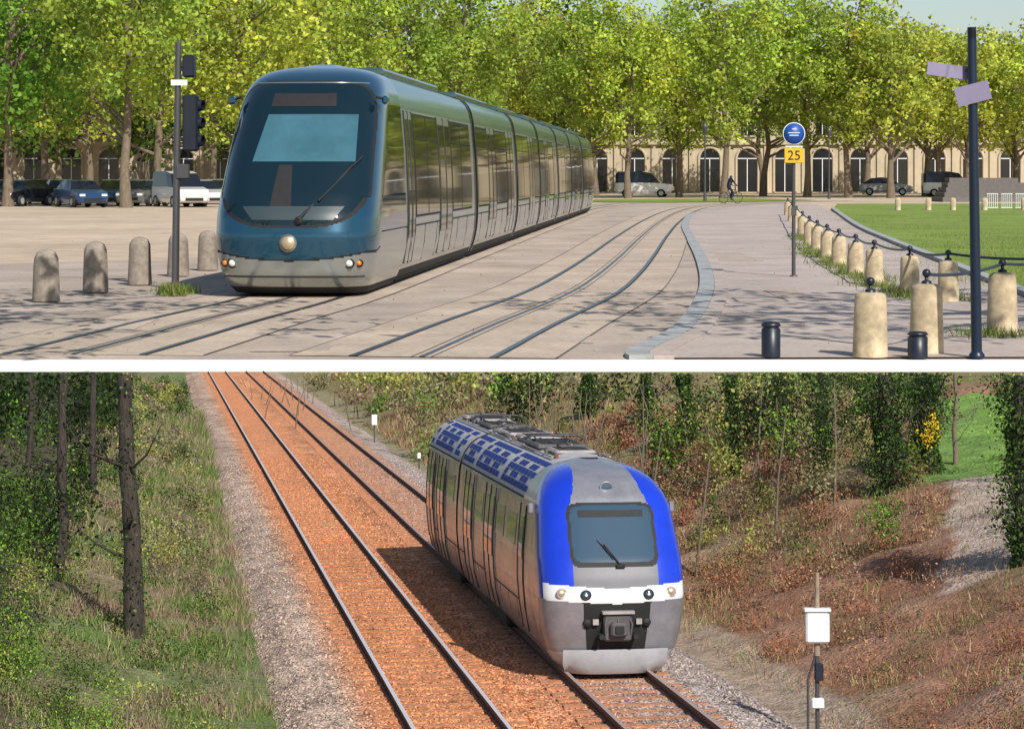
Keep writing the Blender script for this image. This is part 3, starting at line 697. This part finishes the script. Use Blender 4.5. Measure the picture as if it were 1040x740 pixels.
K=np.stack([np.interp(u,ub,[c[k] for c in cb]) for k in range(3)],1)*rng.uniform(.5,1.5,(n,1))
put('ballast_stones',leafmesh('ballast_stones',C,rng.uniform(.018,.04,n),K,'straw'),FB)
for uc,top in ((0,'railtop'),(3.3,'railtop2')):
    tb=bpy.data.objects.new('railway_track',None); scene.collection.objects.link(tb); tb.matrix_world=FB
    mb=MB(); rz=math.atan(.147)
    for y in np.arange(24,206,.62): mb.box((uc+TX(y),y,-.056+.012),(2.45,.24,.12),'sleeper',rz=rz+rng.normal(0,.01))
    put('sleepers',mb,None,parent=tb)
    mb=MB()
    for o in(-.7525,.7525):
        y0,y1=18,208
        for (a,b,z0,z1,k) in ((-.06,.06,.03,.05,'rust'),(-.012,.012,.05,.13,'rust'),(-.036,.036,.13,.165,'rust'),(-.035,.035,.165,.169,top)):
            V=[]
            for y in(y0,y1):
                x=uc+o+TX(y); V+=[(x+a,y,z0),(x+b,y,z0),(x+b,y,z1),(x+a,y,z1)]
            mb.add(V,[(0,1,2,3),(4,7,6,5),(0,4,5,1),(1,5,6,2),(2,6,7,3),(3,7,4,0)],k)
    put('rails',mb,None,parent=tb)

# ---------------- train
tr=bpy.data.objects.new('railcar_train',None); scene.collection.objects.link(tr)
ty=42.3; tr.matrix_world=FB@Matrix.Translation((3.42+TX(ty),ty,.12))@Matrix.Rotation(math.atan(.150),4,'Z')@Matrix.Diagonal((1.03,1,.965,1))
bkeys=[(.05,.50,.80,.6),(.2,.30,1.0,.6),(.45,.18,1.15,.6),(.8,.10,1.22,.6),(1.2,.03,1.26,.65),(1.45,0,1.28,.7),(1.8,.08,1.28,.75),(2.1,.20,1.275,.8),(3.0,.72,1.20,.85),(3.25,.92,1.12,.9),(3.5,1.25,.96,.9),(3.68,1.7,.7,.9),(3.76,2.2,.4,.8),(3.80,2.7,.02,.7)]
def bk_s(z): return float(np.interp(z,[k[0] for k in bkeys],[k[1] for k in bkeys]))
def bmat(t,s,z):
    a=abs(t); front=s<bk_s(z)+.72
    if s>1.55+.55*max(0,z-2): return 'silver2' if z<3.1 else 'silver'
    if z<.42: return 'lightgrey'
    if front and 1.32+.06*a<z<1.60+.07*a and a<1.24: return 'bwhite'
    if z<=1.32+.06*a:
        if front and a<.60-.10*(1.3-z) and z>.42: return 'black'
        return 'silver'
    if front and abs(t/.72)**8+abs((z-2.56)/.50)**8<1: return 'bglass'
    if front and abs(t/.78)**8+abs((z-2.54)/.57)**8<1: return 'black'
    edge=.74 if z<2.95 else .74-.34*(z-2.95)
    if a<edge: return 'fgrey' if z<2.2 else 'silver'
    return 'blue'
mb=MB(); zz,ss,ww,DD=nose(mb,bkeys,170,140,3.0,0.60,bmat); put('cab_shell',mb,None,parent=tr)
bprof=list(zip(ww,zz))[::5]+[(ww[-1],zz[-1])]
def fs2(t,z):
    s0=float(np.interp(z,zz,ss)); w=wat(z); D=float(np.interp(z,zz,DD)); c=min(1,abs(t)/w)**(1/.60); s=math.sqrt(max(0,1-c*c)); return s0+D*(1-s**.60)
mb=MB(); wb=MB(); Ltot=18.6
def sm(x,z): return 'roofgrey' if z>3.1 else ('black' if z<.3 else 'silver2')
cars=[(3.0,12.2),(12.5,Ltot)]
for a,b in cars: extr(mb,bprof,a,b,sm,'black')
extr(mb,[(w*.9,z*.97+.1) for w,z in bprof],12.15,12.55,lambda x,z:'black')
for side in(-1,1):
    panel(wb,side,2.45,3.1,.55,2.9,.008,'silver2',6); panel(wb,side,2.56,2.98,1.9,2.7,.018,'bglass',4)
    for q in(2.43,3.1): panel(wb,side,q,q+.02,.5,2.92,.02,'black',6)
    for a,b in cars:
        L_=b-a
        for s_ in np.arange(a+.5,b-1.0,1.55): panel(wb,side,s_,s_+1.15,2.05,2.68,.010,'bglass',4)
        for s_ in (a+L_*.36,a+L_*.72):
            panel(wb,side,s_,s_+1.4,.42,2.95,.022,'silver2',7); panel(wb,side,s_+.15,s_+.62,1.5,2.75,.034,'bglass',5); panel(wb,side,s_+.78,s_+1.25,1.5,2.75,.034,'bglass',5)
            for q in(s_-.02,s_+.69,s_+1.4): panel(wb,side,q,q+.02,.42,2.95,.036,'black',7)
        panel(wb,side,a+.02,b-.02,3.02,3.06,.012,'black',2); panel(wb,side,a+.02,b-.02,1.02,1.05,.006,'black',2)
        for s_ in np.arange(a+.5,b,1.1): panel(wb,side,s_,s_+.015,.35,1.0,.006,'black',3)
put('car_bodies',mb,None,parent=tr); put('doors_and_windows',wb,None,parent=tr)
mb=MB()
for sg in(-1,1):
    for t_,r_ in((.55,.085),(.96,.085)):
        sp=fs2(t_,1.49+.05*t_); zc=1.46+.06*t_
        mb.lathe([(r_,.05),(r_*1.15,.0),(r_,-.02),(r_*.8,-.005)],(sg*t_,sp-.012,zc),'black' if t_<.7 else 'equip',18,'y')
        mb.lathe([(.001,-.028),(r_*.6,-.02),(r_*.85,.0)],(sg*t_,sp-.012,zc),'bglass' if t_<.7 else 'brass',18,'y')
        if t_<.7: mb.sphere((sg*t_,sp-.04,zc),.03,'lens',8)
    mb.tube([(sg*.30,.05,.75),(sg*.30,-.16,.75)],[.05,.05],'black',10); mb.lathe([(.001,-.03),(.07,-.03),(.08,.0),(.04,.04)],(sg*.52,.06,.98),'black',16,'y')
    mb.box((sg*1.28,1.55,2.95),(.10,.12,.2),'silver',bev=.02)
mb.box((0,.08,.90),(.50,.30,.50),'equipd',bev=.04); mb.box((0,-.08,.88),(.30,.24,.26),'equipd',bev=.04); mb.box((0,-.21,.88),(.16,.03,.14),'black',bev=.01)
mb.box((0,-.02,1.18),(.56,.2,.05),'equip')
mb.box((-.38,.05,1.0),(.1,.1,.1),'equip'); mb.box((.38,.05,1.0),(.1,.1,.1),'equip')
for q in (-.18,.0,.18): mb.tube([(q,.0,1.12),(q*1.3,-.12,.98),(q*1.2,-.05,.72)],.018,'equipd',5)
V=[];tt=np.linspace(-.92,.92,21)
for z,dz in((.50,.0),(.22,-.10),(.02,-.06)):
    for t_ in tt: V.append((t_*(1.0 if z>.1 else .9),fs2(min(abs(t_),.8),max(z,.1))-.05+dz,z-.02))
mb.add(V,[(i*21+j,i*21+j+1,(i+1)*21+j+1,(i+1)*21+j) for i in range(2) for j in range(20)],'lightgrey',True)
mb.tube([(.08,fs2(.08,2.02)-.03,2.02),(-.18,fs2(.18,2.4)-.04,2.38)],.016,'black',6); mb.tube([(-.02,fs2(.1,2.1)-.05,2.16),(-.34,fs2(.3,2.62)-.045,2.5)],.012,'black',6)
mb.box((.08,fs2(.08,2.0)-.03,2.0),(.16,.07,.06),'black',bev=.01)
mb.lathe([(.11,.10),(.13,-.01),(.115,-.03),(.09,.0)],(0,fs2(0,3.36)-.02,3.36),'silver',20,'y'); mb.lathe([(.001,-.02),(.10,.0)],(0,fs2(0,3.36)-.02,3.36),'bglass',18,'y')
V=[]
for z in (2.86,2.98):
    for t_ in np.linspace(-.58,.58,13): V.append((t_,fs2(t_,z)-.006,z))
mb.add(V,[(j,j+1,14+j,13+j) for j in range(12)],'black',True)
put('lamps_coupler_and_wiper',mb,None,parent=tr)
mb=MB()
for side in(-1,1):
    for i,s_ in enumerate(np.arange(2.9,Ltot-.4,.42)):
        if 11.9<s_<12.7: continue
        for zi,(za,zb_) in enumerate(((3.14,3.25),(3.28,3.38),(3.41,3.50),(3.53,3.60),(3.63,3.68))):
            if i%9==8 or (zi in(1,3) and i%3==0): continue
            panel(mb,side,s_,s_+.35,za,zb_,.015,'ventblue',2)
for s_,w_,l_,h_,k in ((4.2,.8,1.1,.09,'equip'),(5.8,1.0,1.9,.11,'equipd'),(8.2,.8,1.2,.13,'equip'),(10.0,1.0,1.8,.10,'equip'),(13.2,.9,1.6,.10,'equipd'),(15.4,.8,1.6,.12,'equip'),(17.3,.9,1.0,.09,'equip')):
    mb.box((0,s_+l_/2,3.76+h_/2),(w_,l_,h_),k,bev=.04)
    for q in np.arange(s_+.15,s_+l_-.1,.16): mb.box((0,q,3.765+h_),(w_*.75,.04,.02),'black')
for q in np.arange(4,18.3,1.1):
    for sd_ in(-.48,.5): mb.lathe([(.03,0),(.06,.03),(.03,.06),(.06,.09),(.03,.12)],(sd_*rng.uniform(.7,1),q-.3,3.72),'rust' if rng.uniform()<.5 else 'equipd',8)
for sd_ in(-.55,.55): mb.tube([(sd_,3.6,3.76),(sd_,18.4,3.76)],.02,'equip',6)
for i in range(22):
    q=rng.uniform(4,17.4); a=rng.uniform(-.5,.5); mb.tube([(a,q,3.86),(a+rng.uniform(-.3,.3),q+rng.uniform(.3,.9),3.9),(rng.uniform(-.5,.5),q+rng.uniform(.6,1.3),3.86)],.015,'equipd' if i%2 else 'equip',5)
for s_ in(6.6,14.6):
    for sd_ in(-.35,.35): mb.tube([(sd_,s_,3.88),(sd_*.7,s_+1.5,3.96),(sd_,s_+.1,4.0)],.02,'blackmetal',6)
    for q in(.1,.35): mb.tube([(-.62,s_+q,3.92),(-.45,s_+q,4.0),(.45,s_+q,4.0),(.62,s_+q,3.92)],.018,'blackmetal',6)
put('roof_equipment',mb,None,parent=tr)
mb=MB()
for s_ in(2.6,4.9,10.6,13.0,17.0):
    for sd_ in(-.75,.75): mb.lathe([(.001,-.06),(.42,-.06),(.42,.06),(.001,.06)],(sd_,s_,.44),'rust',20,'x')
for s_ in(3.7,11.8,17.0): mb.box((0,s_,.40),(2.1,2.6,.30),'black',bev=.05)
for s_ in(7.3,14.6): mb.box((0,s_,.32),(2.2,3.0,.45),'black',bev=.05)
put('bogies_and_underframe',mb,None,parent=tr)

# ---------------- lineside things
y=38.3; x=(827-520)*y/F; mb=MB(); 
mb.tube([(0,0,-.4),(0,0,1.1)],.035,'greypole',8); mb.tube([(0,0,1.1),(.01,0,2.42)],[.05,.035],'wood',8)
mb.box((0,-.05,1.56),(.38,.16,.50),'white',bev=.03); mb.box((0,-.06,1.84),(.42,.2,.04),'white'); mb.box((.02,-.05,.85),(.14,.12,.28),'blackmetal',bev=.02); mb.box((0,-.03,.35),(.2,.14,.16),'white',bev=.02)
mb.tube([(-.15,0,-.3),(-.15,0,.7),(0,0,1.2)],.02,'greypole',6)
put('signal_box_post',mb,FB,(x,y,0))
for u,y,w,h,zt0 in ((5.3,112,.26,.5,1.1),(5.9,98,.14,.24,.3)):
    mb=MB(); mb.tube([(0,0,-.4),(0,0,zt0)],.03,'greypole',8); mb.box((0,-.08,zt0-h*.3),(w,.08,h),'white',bev=.02); put('lineside_sign',mb,FB,(u+TX(y),y,0))
mb=MB(); mb.box((0,0,-.05),(4.2,3,.5),'white'); mb.add([(-2.2,-1.7,.205),(2.2,-1.7,.205),(2.2,1.7,.205),(-2.2,1.7,.205),(-1.7,0,.42),(1.7,0,.42)],[(0,1,5,4),(1,2,5),(2,3,4,5),(3,0,4)],'roofgrey'); put('white_hut',mb,FB,(9.5+TX(190),190,0))

# ---------------- woodland masses
def zt(u,y): return hterr(np.array(u),np.array(y)).item()
def masses(specs):
    Cs,Ss,Ks=[],[],[]
    for c,r,ns,nl,sub,size,col,cv in specs:
        a,b,k=clump(c,r,ns,nl,sub,size,col,cv,.2); Cs.append(a);Ss.append(b);Ks.append(k)
    return np.concatenate(Cs),np.concatenate(Ss),np.concatenate(Ks)
clipf=lambda y: LIM(y)
def gap(u,y):
    q=(u+TX(y))/y
    return 44<y<88 and .182<q<.207
def scatter(name,n,ur,yr,zr,rr,cols,ns,nl,lf,yp=1.0,cv=.4):
    sp=[]
    for i in range(n):
        y=yr[0]+(yr[1]-yr[0])*rng.uniform()**yp; u=rng.uniform(*ur)
        if gap(u,y): continue
        x=u+TX(y)
        if abs(x)>.217*y+4 and rng.uniform()<.75: continue
        r=rng.uniform(*rr); z=zt(u,y)+rng.uniform(*zr)
        col=cols[rng.integers(0,len(cols))]
        sc=max(.55,min(2.2,y/60)); 
        sp.append(((x,y,z),(r,r,r*rng.uniform(.7,1.3)),ns,nl,.16*r+.08,lf*sc,col,cv))
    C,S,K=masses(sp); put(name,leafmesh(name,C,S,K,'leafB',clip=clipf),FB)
dk=[(.016,.028,.008),(.024,.042,.012),(.034,.055,.015)]  # shade inside the woods put into these dark leaf colours
md=[(.075,.12,.022),(.10,.16,.03),(.06,.095,.02)]
br=[(.20,.36,.035),(.24,.42,.05),(.16,.28,.03)]
ol=[(.34,.35,.09),(.26,.24,.11),(.38,.39,.09),(.28,.20,.13)]
red=[(.34,.15,.08),(.30,.14,.08),(.38,.22,.13),(.18,.18,.05)]
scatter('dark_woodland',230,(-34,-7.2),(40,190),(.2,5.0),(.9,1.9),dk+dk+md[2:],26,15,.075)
scatter('green_undergrowth',70,(-11.5,-6.8),(36,60),(-.3,1.8),(.4,.9),br+md+dk+dk,28,18,.042)
scatter('green_undergrowth',40,(-8.0,-5.2),(31,42),(-.5,.5),(.35,.6),md+br+ol[:1],26,18,.04)
scatter('green_undergrowth',50,(-14,-7.0),(42,110),(.3,2.6),(.5,1.1),md+dk+br[:1],22,16,.055)
scatter('brush',210,(-8,-3.4),(36,170),(-.25,.7),(.3,.75),ol+md+[(.30,.24,.16),(.24,.17,.12)],20,14,.038)
scatter('mixed_woodland',300,(10.0,55),(56,200),(.0,4.2),(.8,1.8),md+dk+dk+ol[:1]+br[:1],26,16,.06)
scatter('mixed_woodland',95,(10.0,18),(54,75),(1.2,4.6),(.5,1.1),md+ol[:2]+br[:1]+dk+dk,26,16,.043)
scatter('spring_shrubs',180,(6.6,24),(98,200),(.0,2.6),(.7,1.4),ol+ol+[(.20,.28,.06),(.34,.26,.20)],18,14,.055)
scatter('dead_bracken',200,(7.2,15),(36,95),(-.15,.25),(.25,.6),red+red+ol[:1],22,14,.040,yp=1.3)
scatter('bank_shrubs',45,(9.5,15),(44,75),(.2,1.0),(.3,.7),md+br+ol,24,16,.04)
def blades(name,n,ur,yr,size,cols,yp=1.6):
    y=yr[0]+(yr[1]-yr[0])*rng.uniform(0,1,n)**yp; u=rng.uniform(ur[0],ur[1],n)
    keep=rng.uniform(size=n)<.3+.7*np.array([mn.noise((a*.6,b*.35,2.))>-.05 for a,b in zip(u,y)]); u=u[keep];y=y[keep];n=len(u)
    C=np.stack([u+TX(y),y,hterr(u,y)-.05],1); patchv=np.array([mn.noise((a*.9,b*.5,12.)) for a,b in zip(u,y)])
    K=np.array(cols)[np.clip(((patchv+.5+rng.normal(0,.25,n))*len(cols)).astype(int),0,len(cols)-1)]*rng.uniform(.6,1.4,(n,1))
    S=size*rng.uniform(.4,1.3,n)*np.clip(y/60,.8,2)
    put(name,leafmesh(name,C,S,K,'straw',clip=clipf,blade=True),FB)
blades('tall_grass',100000,(-8,-2.55),(31,140),.30,[(.09,.16,.03),(.15,.22,.05),(.22,.25,.08),(.32,.27,.15),(.34,.25,.18),(.26,.18,.12)])
blades('bank_grass',50000,(6.3,14),(36,130),.24,[(.36,.26,.15),(.19,.24,.06),(.32,.17,.10),(.40,.30,.21),(.26,.14,.08)])
blades('ballast_edge_weeds',8000,(-2.9,-2.1),(31,120),.12,[(.2,.26,.07),(.35,.3,.18),(.3,.2,.14)])

def btree(name,u,y,r,ivy,lean=0.0,bk='barkdark',nb=7):
    e=bpy.data.objects.new(name,None); scene.collection.objects.link(e); x=u+TX(y); z0=zt(u,y)-.3
    e.matrix_world=FB
    top=float(LIM(y))-.06; n=9; mb=MB(); pts=[];px=x
    for i in range(n+1):
        z=z0+(top-z0)*i/n; pts.append((px,y,z)); px+=lean*(top-z0)/n+rng.normal(0,.04)
    mb.tube(pts,[r*(1.25 if i==0 else (1-.035*i)*rng.uniform(.92,1.08)) for i in range(n+1)],bk,10)
    for q in range(nb):
        i=rng.integers(3,n-1); p=np.array(pts[i]); a=rng.uniform(0,6.28); L=rng.uniform(.5,1.5); d=np.array([math.cos(a)*L,math.sin(a)*L,0]); P_=[p]
        for k in range(1,5):
            f=k/4; pp=p+d*f+np.array([rng.normal(0,.05),0,L*.75*f*f+rng.normal(0,.04)]); pp[2]=min(pp[2],float(LIM(pp[1]))-.04); P_.append(pp)
        mb.tube([tuple(a_) for a_ in P_],[r*.22,r*.16,r*.11,r*.07,.006],bk,5)
        for k in(2,3):
            e2=P_[k]+np.array([rng.normal(0,.25),rng.normal(0,.25),rng.uniform(.05,.3)]); e2[2]=min(e2[2],float(LIM(e2[1]))-.04); mb.tube([tuple(P_[k]),tuple(e2)],[r*.08,.005],bk,4)
    put('trunk',mb,None,parent=e)
    if ivy>0:
        k=int(ivy*2200); i=rng.integers(0,n,k); t=rng.uniform(size=k); P_=np.array(pts); c=P_[i]*(1-t[:,None])+P_[i+1]*t[:,None]
        a=rng.uniform(0,6.28,k); rad=r+np.abs(rng.normal(0,.16,k))*(1+.8*np.sin(c[:,2]*3+u)); c[:,0]+=np.cos(a)*rad; c[:,1]+=np.sin(a)*rad
        K=np.array([(.025,.05,.012),(.05,.10,.022),(.10,.18,.035)])[rng.integers(0,3,k)]*rng.uniform(.6,1.4,(k,1))
        put('ivy',leafmesh('ivy',c,rng.uniform(.025,.055,k)*max(1,y/60),K,'leafB',clip=clipf),None,parent=e)
def uof(px,y): return (px-520)*y/F-TX(y)
btree('tree',uof(140,48),48,.21,.3,-.01); btree('tree',uof(58,54),54,.13,.1,.02); btree('tree',uof(30,66),66,.12,.1,.01); btree('tree',uof(95,75),75,.12,0,0)
btree('ivy_covered_tree',uof(905,58),58,.28,2.4,0); btree('ivy_covered_tree',uof(942,60),60,.24,2.0,.02); btree('ivy_covered_tree',uof(1034,46),46,.20,2.6,.0)
for px,y,r,iv in ((600,95,.14,.8),(650,85,.13,.6),(700,78,.14,1.2),(745,68,.12,1.2),(790,80,.15,1.4),(835,64,.12,.9),(870,84,.14,1.2),(560,110,.14,.4),(405,150,.16,.1),(440,140,.12,0),(350,165,.14,0),(968,62,.07,0)):
    btree('tree',uof(px,y),y,r,iv,rng.normal(0,.03),bk='bark' if iv<.2 else 'barkdark')
mb=MB()
for i in range(200):
    y=rng.uniform(56,150); px=rng.uniform(540,960) if i<120 else rng.uniform(250,540); 
    if px<540: y=rng.uniform(120,200)
    u=uof(px,y); z0=zt(u,y)-.2; top=float(LIM(y))-.05
    if top<z0+.4: continue
    x=u+TX(y); l=rng.normal(0,.4); zt_=z0+(top-z0)*rng.uniform(.6,1); mb.tube([(x,y,z0),(x+l*.5+rng.normal(0,.1),y,(z0+zt_)/2),(x+l,y,zt_)],[.04,.03,.012],'bark',5)
put('bare_saplings',mb,FB)
y=56; u=uof(943,y); C,S,K=masses([((u+TX(y)+dx,y,z),(.16,.16,.2),8,9,.09,.035,(.75,.52,.02),.3) for z,dx in((3.9,0),(3.65,.08),(3.45,-.1))]); put('yellow_blossom_shrub',leafmesh('yb',C,S,K,'leafB',clip=clipf),FB)

# ================================================================== camera, light, sky
cam=bpy.data.cameras.new('camera'); co=bpy.data.objects.new('camera',cam); scene.collection.objects.link(co)
co.location=CAM; co.rotation_euler=(math.pi/2,0,0); cam.sensor_width=36; cam.lens=36*F/1040; cam.shift_y=-195/1040; cam.clip_start=.1; cam.clip_end=8000
scene.camera=co
sd=Vector((.32,-.68,.66)).normalized()
sl=bpy.data.lights.new('sun','SUN'); sl.energy=5.0; sl.angle=math.radians(.5); sl.color=(1,.95,.87); so=bpy.data.objects.new('sun',sl); scene.collection.objects.link(so)
so.rotation_euler=sd.to_track_quat('Z','Y').to_euler(); so.location=(60,-100,120)
w=bpy.data.worlds.new('World'); scene.world=w; w.use_nodes=True; N=w.node_tree.nodes; L=w.node_tree.links
sk=N.new('ShaderNodeTexSky'); sk.sky_type='NISHITA'; sk.sun_disc=False; sk.sun_elevation=math.asin(sd.z); sk.sun_rotation=math.atan2(sd.x,sd.y)
bg=N['Background']; bg.inputs['Strength'].default_value=.11; L.new(sk.outputs[0],bg.inputs['Color'])
scene.view_settings.view_transform='Standard'; scene.view_settings.look='None'; scene.view_settings.exposure=0
